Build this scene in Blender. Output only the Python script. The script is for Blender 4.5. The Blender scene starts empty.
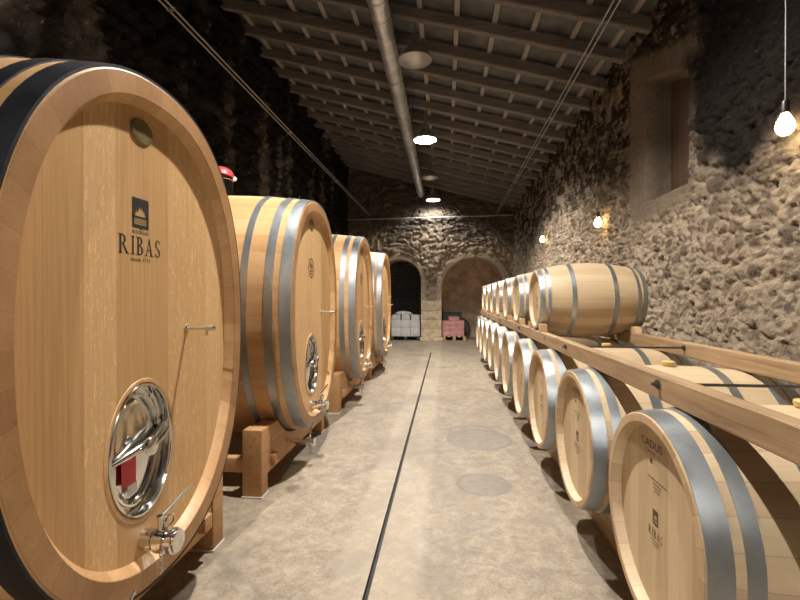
import bpy, bmesh, math, random
import numpy as np
from mathutils import Vector, Matrix
random.seed(7)
PI = math.pi
C = bpy.context.scene.collection
H = 1.4                                   # camera height above the floor
XL, XR, YW, YN = -3.25, 2.12, 14.55, -4.0  # room
def roof_z(x): return 4.37 + 0.2685 * (XR - x)

# ------------------------------------------------------------------ materials
def new_mat(name):
    m = bpy.data.materials.new(name); m.use_nodes = True
    nt = m.node_tree; nt.nodes.clear()
    out = nt.nodes.new('ShaderNodeOutputMaterial'); b = nt.nodes.new('ShaderNodeBsdfPrincipled')
    nt.links.new(b.outputs[0], out.inputs[0])
    return m, nt, b
class G:
    """small node graph helper"""
    def __init__(s, nt): s.nt = nt
    def n(s, t, **kw):
        d = s.nt.nodes.new(t)
        for k, v in kw.items(): setattr(d, k, v)
        return d
    def L(s, a, b): s.nt.links.new(a, b)
    def coord(s, scale=(1, 1, 1), loc=(0, 0, 0), out='Object'):
        t = s.n('ShaderNodeTexCoord'); m = s.n('ShaderNodeMapping')
        m.inputs['Scale'].default_value = scale; m.inputs['Location'].default_value = loc
        s.L(t.outputs[out], m.inputs[0]); return m.outputs[0]
    def noise(s, vec, scale=5, detail=4, rough=.55, dist=0):
        d = s.n('ShaderNodeTexNoise'); d.inputs['Scale'].default_value = scale
        d.inputs['Detail'].default_value = detail; d.inputs['Roughness'].default_value = rough
        d.inputs['Distortion'].default_value = dist
        s.L(vec, d.inputs['Vector']); return d.outputs['Fac']
    def vor(s, vec, scale=5, feature='F1', out='Distance'):
        d = s.n('ShaderNodeTexVoronoi', feature=feature); d.inputs['Scale'].default_value = scale
        s.L(vec, d.inputs['Vector']); return d.outputs[out]
    def ramp(s, fac, stops):
        r = s.n('ShaderNodeValToRGB'); e = r.color_ramp.elements
        while len(e) > 1: e.remove(e[-1])
        for i, (p, c) in enumerate(stops):
            if i == 0: el = e[0]; el.position = p
            else: el = e.new(p)
            if not hasattr(c, '__len__'): c = (c, c, c)
            el.color = (*c[:3], 1)
        s.L(fac, r.inputs[0]); return r.outputs[0]
    def math(s, op, a, b=None, c=None):
        m = s.n('ShaderNodeMath', operation=op)
        for i, v in enumerate((a, b, c)):
            if v is None: continue
            if hasattr(v, 'node'): s.L(v, m.inputs[i])
            else: m.inputs[i].default_value = v
        return m.outputs[0]
    def mix(s, fac, a, b, mode='MIX'):
        m = s.n('ShaderNodeMix', data_type='RGBA', blend_type=mode)
        for sock, v in ((m.inputs[0], fac), (m.inputs[6], a), (m.inputs[7], b)):
            if hasattr(v, 'node'): s.L(v, sock)
            elif hasattr(v, '__len__'): sock.default_value = (*v[:3], 1)
            else: sock.default_value = v
        return m.outputs[2]
    def sep(s, vec):
        d = s.n('ShaderNodeSeparateXYZ'); s.L(vec, d.inputs[0]); return d.outputs
    def comb(s, x, y, z):
        d = s.n('ShaderNodeCombineXYZ')
        for i, v in enumerate((x, y, z)):
            if hasattr(v, 'node'): s.L(v, d.inputs[i])
            else: d.inputs[i].default_value = v
        return d.outputs[0]
    def white(s, v):
        d = s.n('ShaderNodeTexWhiteNoise', noise_dimensions='2D'); s.L(v, d.inputs['Vector']); return d.outputs['Value']
    def bump(s, h, b, strength=.3, dist=.01):
        d = s.n('ShaderNodeBump'); d.inputs['Strength'].default_value = strength; d.inputs['Distance'].default_value = dist
        s.L(h, d.inputs['Height']); s.L(d.outputs[0], b.inputs['Normal'])
    def rnd(s): return s.n('ShaderNodeObjectInfo').outputs['Random']

def stave_mat(name, dark, mid, light, nst, rough=.5, sd=.45, half=.5, end=.8):
    m, nt, b = new_mat(name); g = G(nt)
    o = g.sep(g.coord()); ang = g.math('ARCTAN2', o[2], o[1])
    idx = g.math('FLOOR', g.math('MULTIPLY', ang, nst / (2 * PI)))
    seed = g.white(g.comb(idx, g.rnd(), 0))
    grain = g.noise(g.coord((2.2, 55, 55)), 1.6, 5, .6)
    soft = g.noise(g.coord((1.2, 6, 6)), 1.5, 3)
    v = g.math('ADD', g.math('MULTIPLY', seed, .5), g.math('MULTIPLY', grain, .5))
    col = g.ramp(v, ((.2, dark), (.5, mid), (.8, light)))
    col = g.mix(.3, col, g.ramp(soft, ((.35, dark), (.65, light))))
    fr = g.math('FRACT', g.math('MULTIPLY', ang, nst / (2 * PI)))
    seam = g.math('LESS_THAN', g.math('ABSOLUTE', g.math('SUBTRACT', fr, .5)), .485)
    col = g.mix(g.math('MULTIPLY', g.math('SUBTRACT', 1, seam), sd), col, tuple(c * .35 for c in dark))
    eg = g.math('GREATER_THAN', g.math('ABSOLUTE', o[0]), half - .003)           # end grain of the staves is browner
    col = g.mix(g.math('MULTIPLY', eg, 1.), col, (end, end * .9, end * .82), 'MULTIPLY')
    g.L(col, b.inputs['Base Color']); b.inputs['Roughness'].default_value = rough
    g.bump(g.math('ADD', g.math('MULTIPLY', grain, .4), seam), b, .25, .003)
    return m
def head_mat(name, dark, mid, light, plank, fleck, rough=.5):
    m, nt, b = new_mat(name); g = G(nt)
    o = g.sep(g.coord())
    wob = g.math('ADD', o[1], 3.0)
    idx = g.math('FLOOR', g.math('DIVIDE', wob, plank))
    seed = g.white(g.comb(idx, g.rnd(), 0))
    gv = g.comb(g.math('MULTIPLY', idx, 3.7), g.math('MULTIPLY', o[1], 60), g.math('MULTIPLY', o[2], 2.0))
    grain = g.noise(gv, 1.5, 5, .6)
    v = g.math('ADD', g.math('MULTIPLY', seed, .45), g.math('MULTIPLY', grain, .55))
    col = g.ramp(v, ((.22, dark), (.5, mid), (.78, light)))
    # medullary ray flecks: short wavy pale marks
    fv = g.comb(g.math('MULTIPLY', idx, 1.7), g.math('MULTIPLY', o[1], 75), g.math('MULTIPLY', o[2], 17))
    fl = g.ramp(g.noise(fv, 1.3, 2, .5, 1.2), ((.57, 0), (.64, 1)))
    keep = g.ramp(seed, ((.35, 0), (.6, 1)))
    col = g.mix(g.math('MULTIPLY', g.math('MULTIPLY', fl, keep), fleck), col, tuple(min(1, c * 1.35) for c in light))
    fr = g.math('FRACT', g.math('DIVIDE', wob, plank))
    seam = g.math('LESS_THAN', g.math('ABSOLUTE', g.math('SUBTRACT', fr, .5)), .488)
    col = g.mix(g.math('MULTIPLY', g.math('SUBTRACT', 1, seam), .28), col, tuple(c * .4 for c in dark))
    g.L(col, b.inputs['Base Color']); b.inputs['Roughness'].default_value = rough
    g.bump(g.math('ADD', g.math('MULTIPLY', grain, .4), seam), b, .2, .003)
    return m
def metal_mat(name, c, rough, metallic=1., var=.25, sc=14):
    m, nt, b = new_mat(name); g = G(nt)
    n = g.noise(g.coord((1, 1, 1)), sc, 5, .65)
    lo = tuple(x * (1 - var) for x in c); hi = tuple(min(1, x * (1 + var)) for x in c)
    g.L(g.ramp(n, ((.3, lo), (.7, hi))), b.inputs['Base Color'])
    b.inputs['Metallic'].default_value = metallic
    g.L(g.math('ADD', g.math('MULTIPLY', n, .2), rough - .1), b.inputs['Roughness'])
    return m
def plain_mat(name, c, rough=.6, var=.15, sc=20, metallic=0., bump=.1):
    m, nt, b = new_mat(name); g = G(nt)
    n = g.noise(g.coord(), sc, 4)
    g.L(g.ramp(n, ((.3, tuple(x * (1 - var) for x in c)), (.7, tuple(min(1, x * (1 + var)) for x in c)))), b.inputs['Base Color'])
    b.inputs['Roughness'].default_value = rough; b.inputs['Metallic'].default_value = metallic
    if bump: g.bump(n, b, bump, .004)
    return m
def timber_mat(name, dark, mid, light, axis, rough=.65, knots=True):
    m, nt, b = new_mat(name); g = G(nt)
    sc = [22, 22, 22]; sc[axis] = 1.3
    grain = g.noise(g.coord(tuple(sc)), 1.8, 6, .6, .4)
    col = g.ramp(grain, ((.3, dark), (.5, mid), (.72, light)))
    if knots:
        ks = [5., 5., 5.]; ks[axis] = 2.6
        k = g.vor(g.coord(tuple(ks)), 1.0)
        col = g.mix(g.ramp(k, ((.05, 1), (.13, 0))), col, tuple(c * .45 for c in dark))
    st = g.noise(g.coord(), 2.5, 4)
    col = g.mix(.25, col, g.ramp(st, ((.35, dark), (.65, light))))
    g.L(col, b.inputs['Base Color']); b.inputs['Roughness'].default_value = rough
    g.bump(grain, b, .35, .004); return m
def emit_mat(name, c, s):
    m, nt, b = new_mat(name)
    b.inputs['Base Color'].default_value = (*c, 1)
    b.inputs['Emission Color'].default_value = (*c, 1); b.inputs['Emission Strength'].default_value = s
    return m
def stone_mat(name, mortar, stone_a, stone_b, rough=.9, soot=None):
    """vertex colour 'cell': R mortar(0)..stone(1), G random per stone, B darkening (sooty patch, painted shade)"""
    m, nt, b = new_mat(name); g = G(nt)
    a = g.n('ShaderNodeVertexColor', layer_name='cell')
    s = g.n('ShaderNodeSeparateColor'); g.L(a.outputs[0], s.inputs[0])
    n1 = g.noise(g.coord(), 9, 6, .65); n2 = g.noise(g.coord(), 45, 5, .7)
    st = g.ramp(g.math('ADD', g.math('MULTIPLY', s.outputs[1], .6), g.math('MULTIPLY', n1, .4)), ((.2, stone_a), (.8, stone_b)))
    mo = g.ramp(n1, ((.3, tuple(c * .72 for c in mortar)), (.7, mortar)))
    col = g.mix(s.outputs[0], mo, st)
    col = g.mix(.3, col, g.ramp(n2, ((.3, tuple(c * .4 for c in mortar)), (.7, tuple(min(1, c * 1.2) for c in mortar)))))
    if soot: col = g.mix(s.outputs[2], col, soot)
    g.L(col, b.inputs['Base Color']); b.inputs['Roughness'].default_value = rough
    b.inputs['Specular IOR Level'].default_value = .04
    g.bump(g.math('ADD', n1, g.math('MULTIPLY', n2, .8)), b, .9, .03)
    return m

M = {}
M['f_stave'] = stave_mat('foudre_oak_staves', (.40, .215, .088), (.57, .335, .15), (.72, .46, .235), 40, .45, .2, .875, .66)
M['f_head'] = head_mat('foudre_oak_head', (.46, .26, .105), (.61, .37, .165), (.73, .475, .24), .145, .5, .45)
M['b_stave'] = stave_mat('barrel_oak_staves', (.45, .32, .19), (.58, .435, .27), (.68, .53, .345), 26, .5, .4, .51, .92)
M['b_head'] = head_mat('barrel_oak_head', (.46, .32, .18), (.58, .425, .25), (.66, .50, .315), .075, .15, .5)
M['galv'] = metal_mat('galvanised_hoop_steel', (.40, .43, .455), .40, .88, .13, 9)
M['blackhoop'] = metal_mat('blackened_hoop_steel', (.02, .021, .026), .5, .5, .3, 10)
M['chrome'] = metal_mat('polished_stainless', (.72, .72, .70), .14, 1., .06, 8)
M['brass'] = metal_mat('aged_brass', (.30, .25, .12), .42, .8, .2, 20)
M['duct'] = metal_mat('galvanised_duct', (.76, .79, .83), .34, .7, .2, 5)
M['wire'] = metal_mat('grey_steel_wire', (.42, .42, .42), .45, .7, .15, 10)
M['iron'] = metal_mat('dark_iron', (.10, .09, .08), .5, .8, .3, 30)
M['ink'] = plain_mat('black_ink', (.008, .007, .006), .95, .1, 30, 0, 0)
M['burn'] = plain_mat('brown_branding', (.10, .05, .022), .7, .2, 30, 0, 0)
M['red'] = plain_mat('red_plastic', (.62, .03, .035), .4, .1, 20, 0, 0)
M['redcap'] = plain_mat('dull_red_plastic', (.30, .035, .04), .45, .2, 12, 0, 0)
M['white'] = plain_mat('white_plastic', (.75, .73, .70), .5, .08, 15, 0, 0)
M['silicone'] = plain_mat('yellow_silicone_bung', (.62, .44, .15), .5, .12, 25, 0, .05)
M['beam'] = timber_mat('rack_pine_along_y', (.22, .13, .062), (.35, .22, .115), (.45, .30, .165), 1)
M['block'] = timber_mat('pine_block', (.40, .24, .11), (.54, .34, .17), (.64, .43, .23), 0)
M['cradle'] = timber_mat('cradle_larch', (.36, .19, .08), (.50, .28, .12), (.60, .36, .17), 1)
M['roofwood'] = timber_mat('old_roof_timber_x', (.11, .096, .09), (.175, .155, .147), (.245, .215, .203), 0, .8, False)
M['roofbatten'] = timber_mat('old_roof_timber_y', (.23, .21, .20), (.31, .285, .27), (.39, .36, .34), 1, .8, False)
M['roofboard'] = plain_mat('dark_roof_boards', (.115, .117, .122), .9, .35, 4)
M['wall_r'] = stone_mat('rubble_wall_lime_mortar', (.46, .365, .265), (.05, .038, .03), (.25, .19, .14), .9, (.010, .008, .007))
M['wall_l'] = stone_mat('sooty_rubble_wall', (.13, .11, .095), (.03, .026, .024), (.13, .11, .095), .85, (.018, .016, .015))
M['wall_b'] = stone_mat('far_rubble_wall', (.55, .45, .34), (.16, .13, .10), (.50, .40, .30), .9, (.03, .026, .023))
M['plaster'] = plain_mat('worn_plaster', (.36, .30, .24), .9, .25, 6, 0, .5)
M['niche'] = plain_mat('brown_niche_stone', (.56, .43, .32), .9, .4, 3.5, 0, .8)
M['ashlar'] = plain_mat('tan_dressed_stone', (.58, .46, .31), .85, .3, 9, 0, .5)
M['shutter'] = timber_mat('brown_shutter_wood', (.06, .035, .022), (.10, .058, .035), (.14, .08, .05), 2, .7, False)
M['lampshade'] = metal_mat('painted_grey_shade', (.30, .31, .30), .4, .5, .15, 8)
M['reflector'] = metal_mat('brushed_reflector', (.62, .64, .66), .4, .5, .08, 8)
M['lamp_on'] = emit_mat('lit_lamp', (1., .97, .88), 60)
M['lamp_off'] = plain_mat('unlit_lamp_glass', (.55, .55, .52), .2, .05, 5, 0, 0)
M['bulb'] = emit_mat('warm_filament_bulb', (1., .72, .34), 46)
M['black'] = plain_mat('black_bakelite', (.015, .014, .013), .4, .2, 20, 0, 0)
M['bottle'] = plain_mat('dark_green_bottle_glass', (.028, .032, .028), .22, .3, 10, 0, 0)
M['carton'] = plain_mat('white_carton', (.62, .60, .60), .55, .12, 9, 0, .1)
M['pink'] = plain_mat('pink_carton', (.62, .30, .28), .55, .18, 9, 0, .1)
M['film'] = plain_mat('crumpled_white_film', (.60, .58, .60), .3, .25, 20, 0, .4)
M['darkpallet'] = plain_mat('dark_blue_plastic', (.03, .035, .05), .5, .2, 10, 0, 0)
M['greyboard'] = plain_mat('dark_grey_board', (.09, .09, .085), .6, .25, 8, 0, .1)
M['dark'] = plain_mat('slot_shade', (.004, .004, .004), .7, .3, 10, 0, 0)

def concrete():
    m, nt, b = new_mat('stained_concrete'); g = G(nt)
    v = g.coord(out='Object'); o = g.sep(v)
    big = g.noise(v, .9, 6, .62, .6); med = g.noise(v, 4.5, 7, .68, .3); fin = g.noise(v, 55, 5, .75)
    col = g.ramp(big, ((.34, (.205, .160, .108)), (.5, (.33, .265, .187)), (.66, (.43, .355, .26))))
    col = g.mix(.55, col, g.ramp(med, ((.37, (.13, .10, .07)), (.5, (.33, .265, .187)), (.63, (.52, .44, .33)))))
    m2 = g.noise(v, 13, 6, .72, .5)
    col = g.mix(.42, col, g.ramp(m2, ((.37, (.12, .095, .068)), (.5, (.34, .275, .195)), (.63, (.58, .50, .38)))))
    col = g.mix(.25, col, g.ramp(fin, ((.36, (.16, .13, .095)), (.64, (.58, .50, .40)))))
    # dark damp blotches
    bl = g.ramp(g.noise(v, 1.7, 5, .6, 1.), ((.54, 0), (.66, 1)))
    col = g.mix(g.math('MULTIPLY', bl, .55), col, (.15, .13, .11))
    # screeded paler strip on both sides of the channel
    wob = g.math('MULTIPLY', g.math('SUBTRACT', med, .5), .10)
    dx = g.math('ABSOLUTE', g.math('ADD', g.math('SUBTRACT', o[0], -.34), wob))
    strip = g.ramp(dx, ((.20, 1), (.25, 0)))
    col = g.mix(g.math('MULTIPLY', strip, .42), col, (.50, .425, .325))
    # two round stains
    for (cx, cy, r) in ((.28, 3.42, .21), (.33, 4.5, .33)):
        d = g.math('SQRT', g.math('ADD', g.math('POWER', g.math('SUBTRACT', o[0], cx), 2), g.math('POWER', g.math('SUBTRACT', o[1], cy), 2)))
        d = g.math('ADD', d, g.math('MULTIPLY', wob, .6))
        fill = g.ramp(g.math('DIVIDE', d, r), ((.80, .45), (.93, .80), (.99, .6), (1.0, 0)))
        col = g.mix(fill, col, (.20, .18, .165))
    # thin crack
    cr = g.math('ABSOLUTE', g.math('ADD', g.math('SUBTRACT', o[0], .62), g.math('MULTIPLY', g.math('SUBTRACT', g.noise(v, 2.2, 3), .5), .5)))
    near = g.math('LESS_THAN', o[1], 3.9)
    col = g.mix(g.math('MULTIPLY', g.math('MULTIPLY', g.math('LESS_THAN', cr, .0022), near), .55), col, (.25, .15, .09))
    jt = g.math('LESS_THAN', g.math('ABSOLUTE', g.math('SUBTRACT', o[1], 7.35)), .006)
    col = g.mix(g.math('MULTIPLY', jt, .6), col, (.15, .13, .11))
    patch = g.ramp(g.noise(g.coord((1, .6, 1), (3.3, 1.7, 0)), 1.1, 5, .6, .8), ((.47, 0), (.62, 1)))
    col = g.mix(g.math('MULTIPLY', patch, .45), col, (.19, .155, .115))
    col = g.mix(1., col, (.90, .89, .88), 'MULTIPLY')
    g.L(col, b.inputs['Base Color'])
    g.L(g.ramp(med, ((.3, .5), (.7, .75))), b.inputs['Roughness'])
    g.bump(g.math('ADD', med, g.math('MULTIPLY', fin, .5)), b, .25, .006)
    return m
M['concrete'] = concrete()

# ------------------------------------------------------------------ mesh building
class MB:
    def __init__(s): s.v = []; s.f = []
    def add(s, vs, fs):
        o = len(s.v); s.v += [tuple(v) for v in vs]; s.f += [tuple(i + o for i in f) for f in fs]; return s
    def box(s, x0, x1, y0, y1, z0, z1, bev=0):
        bm = bmesh.new(); bmesh.ops.create_cube(bm, size=1)
        for v in bm.verts: v.co = Vector(((x0 + x1) / 2 + v.co.x * (x1 - x0), (y0 + y1) / 2 + v.co.y * (y1 - y0), (z0 + z1) / 2 + v.co.z * (z1 - z0)))
        if bev: bmesh.ops.bevel(bm, geom=bm.edges[:], offset=bev, segments=2, affect='EDGES', profile=.6)
        return s.bm(bm)
    def bm(s, bm, mat=None):
        if mat: bm.transform(mat)
        bm.verts.index_update()
        s.add([v.co for v in bm.verts], [[v.index for v in f.verts] for f in bm.faces]); bm.free(); return s
    def tube(s, pts, r, n=10, cap=True, closed=False):
        pts = [Vector(p) for p in pts]; rings = []; N = len(pts)
        up = Vector((0, 0, 1)); prev = None
        for i, p in enumerate(pts):
            if closed: d = pts[(i + 1) % N] - pts[i - 1]
            else: d = pts[min(i + 1, N - 1)] - pts[max(i - 1, 0)]
            d.normalize()
            if prev is None:
                a = d.orthogonal().normalized()
            else:
                a = prev - d * prev.dot(d); a = a.normalized() if a.length > 1e-6 else d.orthogonal().normalized()
            prev = a; b = d.cross(a); rr = r[i] if hasattr(r, '__len__') else r
            rings.append([p + (a * math.cos(2 * PI * k / n) + b * math.sin(2 * PI * k / n)) * rr for k in range(n)])
        vs = [v for R in rings for v in R]; fs = []
        for i in range(N if closed else N - 1):
            j = (i + 1) % N
            for k in range(n): fs.append((i * n + k, i * n + (k + 1) % n, j * n + (k + 1) % n, j * n + k))
        if cap and not closed: fs += [tuple(range(n))[::-1], tuple((N - 1) * n + k for k in range(n))]
        return s.add(vs, fs)
    def lathe(s, prof, n=24, axis='z', o=(0, 0, 0), caps=True):
        """prof: (radius, height) pairs"""
        vs = []; fs = []
        for r, h in prof:
            for k in range(n):
                a = 2 * PI * k / n; c, d = r * math.cos(a), r * math.sin(a)
                p = (c, d, h) if axis == 'z' else ((h, c, d) if axis == 'x' else (d, h, c))
                vs.append((p[0] + o[0], p[1] + o[1], p[2] + o[2]))
        for i in range(len(prof) - 1):
            for k in range(n): fs.append((i * n + k, i * n + (k + 1) % n, (i + 1) * n + (k + 1) % n, (i + 1) * n + k))
        if caps: fs += [tuple(range(n))[::-1], tuple((len(prof) - 1) * n + k for k in range(n))]
        return s.add(vs, fs)
    def prism(s, poly, d0, d1, plane='yz'):
        """extrude a simple 2-d polygon; plane 'yz' extrudes along x, 'xz' along y, 'xy' along z"""
        n = len(poly); vs = []
        for d in (d0, d1):
            for a, b in poly: vs.append((d, a, b) if plane == 'yz' else ((a, d, b) if plane == 'xz' else (a, b, d)))
        fs = [tuple(range(n))[::-1], tuple(range(n, 2 * n))] + [(i, (i + 1) % n, n + (i + 1) % n, n + i) for i in range(n)]
        return s.add(vs, fs)
    def build(s, name, mat, parent=None, loc=(0, 0, 0), rot=(0, 0, 0), smooth=30):
        me = bpy.data.meshes.new(name); me.from_pydata(s.v, [], s.f); me.validate()
        bm = bmesh.new(); bm.from_mesh(me); bmesh.ops.recalc_face_normals(bm, faces=bm.faces[:]); bm.to_mesh(me); bm.free()
        me.materials.append(mat)
        if smooth:
            me.polygons.foreach_set('use_smooth', [True] * len(me.polygons))
            try: me.set_sharp_from_angle(angle=math.radians(smooth))
            except Exception: pass
        ob = bpy.data.objects.new(name, me); C.objects.link(ob); ob.location = loc; ob.rotation_euler = rot
        if parent: ob.parent = parent
        return ob
def thing(name, label, cat, loc=(0, 0, 0), rz=0, group=None):
    o = bpy.data.objects.new(name, None); C.objects.link(o); o.empty_display_size = .1
    o.location = loc; o.rotation_euler = (0, 0, rz); return tag(o, label, cat, group)
def tag(o, label, cat, group=None):
    o['label'] = label; o['category'] = cat
    if group: o['group'] = group
    return o
def struct(o): o['kind'] = 'structure'; return o
def copy_thing(src, loc, label, rz=None, skip=()):
    r = src.copy(); C.objects.link(r); r.location = loc; r['label'] = label
    if rz is not None: r.rotation_euler = (0, 0, rz)
    for ch in list(src.children):
        if ch in skip: continue
        c = ch.copy(); C.objects.link(c); c.parent = r
        for g in list(ch.children):
            d = g.copy(); C.objects.link(d); d.parent = c
    return r
def text_mesh(s, size, font_scale_x=1.0):
    cu = bpy.data.curves.new('txt', 'FONT'); cu.body = s; cu.size = size; cu.align_x = 'CENTER'; cu.align_y = 'CENTER'
    ob = bpy.data.objects.new('txt', cu); C.objects.link(ob)
    dg = bpy.context.evaluated_depsgraph_get(); dg.update()
    me = bpy.data.meshes.new_from_object(ob.evaluated_get(dg))
    vs = [(v.co.x * font_scale_x, v.co.y) for v in me.vertices]; fs = [tuple(p.vertices) for p in me.polygons]
    bpy.data.objects.remove(ob); bpy.data.curves.remove(cu); bpy.data.meshes.remove(me)
    return vs, fs

# serif capitals, unit height, drawn as polygons (list of polygons per letter, width)
def arc(cx, cy, rx, ry, a0, a1, n=10): return [(cx + rx * math.cos(math.radians(a0 + (a1 - a0) * i / n)), cy + ry * math.sin(math.radians(a0 + (a1 - a0) * i / n))) for i in range(n + 1)]
def band(outer, inner):
    return [[outer[i], outer[i + 1], inner[i + 1], inner[i]] for i in range(len(outer) - 1)]
def rect(x0, x1, y0, y1): return [(x0, y0), (x1, y0), (x1, y1), (x0, y1)]
def serif(x0, x1): return [rect(x0, x1, 0, .045), rect(x0, x1, .955, 1)]
LET = {}
LET['I'] = ([rect(.09, .23, 0, 1)] + serif(0, .32), .32)
LET['R'] = ([rect(.09, .23, 0, 1)] + serif(0, .32) + band(arc(.30, .74, .30, .26, 90, -90), arc(.28, .74, .17, .215, 90, -90)) +
            [rect(.2, .3, .955, 1), rect(.2, .3, .48, .525), [(.30, .50), (.44, .50), (.82, 0), (.64, 0)], rect(.64, .90, 0, .04)], .90)
LET['B'] = ([rect(.09, .23, 0, 1)] + serif(0, .32) + band(arc(.28, .765, .27, .235, 90, -90), arc(.26, .765, .15, .19, 90, -90)) +
            band(arc(.28, .265, .34, .265, 90, -90), arc(.26, .265, .20, .22, 90, -90)) + [rect(.2, .29, .955, 1), rect(.2, .29, .49, .545), rect(.2, .29, 0, .045)], .62)
LET['A'] = ([[(.10, 0), (.16, 0), (.44, .86), (.41, 1)], [(.57, 0), (.73, 0), (.45, 1), (.38, 1)], rect(.22, .6, .30, .355), rect(0, .27, 0, .04), rect(.48, .84, 0, .04)], .84)
_so = arc(.29, .745, .25, .255, 40, 270, 14) + arc(.26, .255, .27, .255, 90, -150, 14)
_si = arc(.29, .755, .13, .20, 45, 265, 14) + arc(.26, .245, .14, .20, 85, -145, 14)
LET['S'] = (band(_so, _si) + [[(.44, .78), (.50, .78), (.49, .97), (.46, .95)], [(.0, .22), (.05, .22), (.06, .04), (.01, .03)]], .55)
def word(w, height, gap=.14):
    polys = []; x = 0
    for ch in w:
        ps, wd = LET[ch]; polys += [[(px + x, py) for px, py in p] for p in ps]; x += wd + gap
    x -= gap
    return [[((px - x / 2) * height, (py - .5) * height) for px, py in p] for p in polys], x * height
class Print:
    """flat ink marks on a head: u to the viewer's right, v up; written into local (x, y, z) facing -x"""
    def __init__(s, x): s.m = MB(); s.x = x; s.k = 0
    def poly(s, p, lift=0): s.m.add([(s.x - .0008 - lift, -u, v) for u, v in p], [tuple(range(len(p)))])
    def tri(s, vs, fs, du, dv): s.m.add([(s.x - .0008, -(u + du), v + dv) for u, v in vs], fs)
def crest_polys(w, h, cu, cv):
    """dark shield-like plate with a pale castle cut out: built as black pieces around the castle"""
    T = lambda p: [(cu + a * w, cv + b * h) for a, b in p]
    out = []
    out.append(rect(-.5, .5, .30, .5)); out.append(rect(-.5, .5, -.16, -.10)); out.append(rect(-.5, .5, -.5, -.38))
    out.append(rect(-.5, -.38, -.4, .32)); out.append(rect(.38, .5, -.4, .32))
    prof = [(-.38, -.10), (-.34, -.10), (-.26, .12), (-.20, -.0), (-.14, .10), (-.06, .22), (.0, .10), (.08, .24), (.14, .06), (.20, .14), (.30, -.06), (.34, -.10), (.38, -.10)]
    for i in range(len(prof) - 1):
        (a, b), (c, d) = prof[i], prof[i + 1]
        out.append([(a, b), (c, d), (c, .31), (a, .31)])
    for k in range(4): out.append(rect(-.38, .38, -.34 + k * .05, -.325 + k * .05))
    out.append([(-.06, -.5), (.06, -.5), (.0, -.58)])
    return [T(p) for p in out]

# ------------------------------------------------------------------ casks
def sup(a, b, n, t):
    c, s_ = math.cos(t), math.sin(t)
    return (math.copysign(abs(c) ** (2 / n), c) * a, math.copysign(abs(s_) ** (2 / n), s_) * b)
class Cask:
    def __init__(s, L, a, b, n, bulge, rim, recess, seg, chamfer=.0):
        s.L, s.a, s.b, s.n, s.bulge, s.rim, s.recess, s.seg = L, a, b, n, bulge, rim, recess, seg
    def k(s, x): return 1 + s.bulge * (1 - (x / (s.L / 2)) ** 2)
    def ring(s, x, off=0., k=None):
        k = s.k(x) if k is None else k
        return [(x, *sup(s.a * k + off, s.b * k + off, s.n, 2 * PI * i / s.seg)) for i in range(s.seg)]
    def loft(s, rings, closed=False):
        n = s.seg; vs = [v for r in rings for v in r]; fs = []; N = len(rings)
        for i in range(N if closed else N - 1):
            j = (i + 1) % N
            for q in range(n): fs.append((i * n + q, i * n + (q + 1) % n, j * n + (q + 1) % n, j * n + q))
        return MB().add(vs, fs)
    def shell(s):
        h = s.L / 2; ch = s.rim * .12; R = []
        def inner(x, o): return s.ring(x, -o, 1.0)
        R.append(inner(-h + s.recess + .02, s.rim * 1.25)); R.append(inner(-h + s.recess - .005, s.rim * 1.2)); R.append(inner(-h + .004, s.rim * .93)); R.append(inner(-h, s.rim * .9))
        R.append(s.ring(-h, -ch)); R.append(s.ring(-h + ch, 0))
        for i in range(1, 20): R.append(s.ring(-h + ch + (s.L - 2 * ch) * i / 20))
        R.append(s.ring(h - ch)); R.append(s.ring(h, -ch)); R.append(inner(h, s.rim * .9)); R.append(inner(h - s.recess + .005, s.rim * 1.2)); R.append(inner(h - s.recess - .02, s.rim * 1.25))
        return s.loft(R)
    def head(s, sign):
        h = s.L / 2; x = sign * (h - s.recess); x2 = x - sign * .03
        r1 = s.ring(x, -s.rim * 1.12, 1.0); r2 = s.ring(x2, -s.rim * 1.12, 1.0); n = s.seg
        return MB().add(r1 + r2, [tuple(range(n)), tuple(range(2 * n - 1, n - 1, -1))] + [(i, (i + 1) % n, n + (i + 1) % n, n + i) for i in range(n)])
    def head_hole(s, cy, cz, a, b):
        x = -(s.L / 2 - s.recess); bm = bmesh.new()
        o = [bm.verts.new(p) for p in s.ring(x, -s.rim * 1.12, 1.0)]
        i_ = [bm.verts.new((x, cy + a * math.cos(2 * PI * k / 48), cz + b * math.sin(2 * PI * k / 48))) for k in range(48)]
        e = [bm.edges.new((L_[k], L_[(k + 1) % len(L_)])) for L_ in (o, i_) for k in range(len(L_))]
        bmesh.ops.triangle_fill(bm, use_beauty=True, use_dissolve=False, edges=e)
        for f in list(bm.faces):
            c = f.calc_center_median()
            if ((c.y - cy) / a) ** 2 + ((c.z - cz) / b) ** 2 < .98: bm.faces.remove(f)
        r = bmesh.ops.extrude_edge_only(bm, edges=[q for q in bm.edges if q.is_boundary and all(v in i_ for v in q.verts)])
        for v in r['geom']:
            if isinstance(v, bmesh.types.BMVert): v.co.x += .06
        bm.verts.index_update(); return MB().bm(bm)
    def hoop(s, x0, x1, t):
        R = [s.ring(x0, -.003)]
        R.append(s.ring(x0, t)); 
        for i in range(1, 4): R.append(s.ring(x0 + (x1 - x0) * i / 4, t))
        R.append(s.ring(x1, t)); R.append(s.ring(x1, -.003))
        return s.loft(R)

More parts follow.
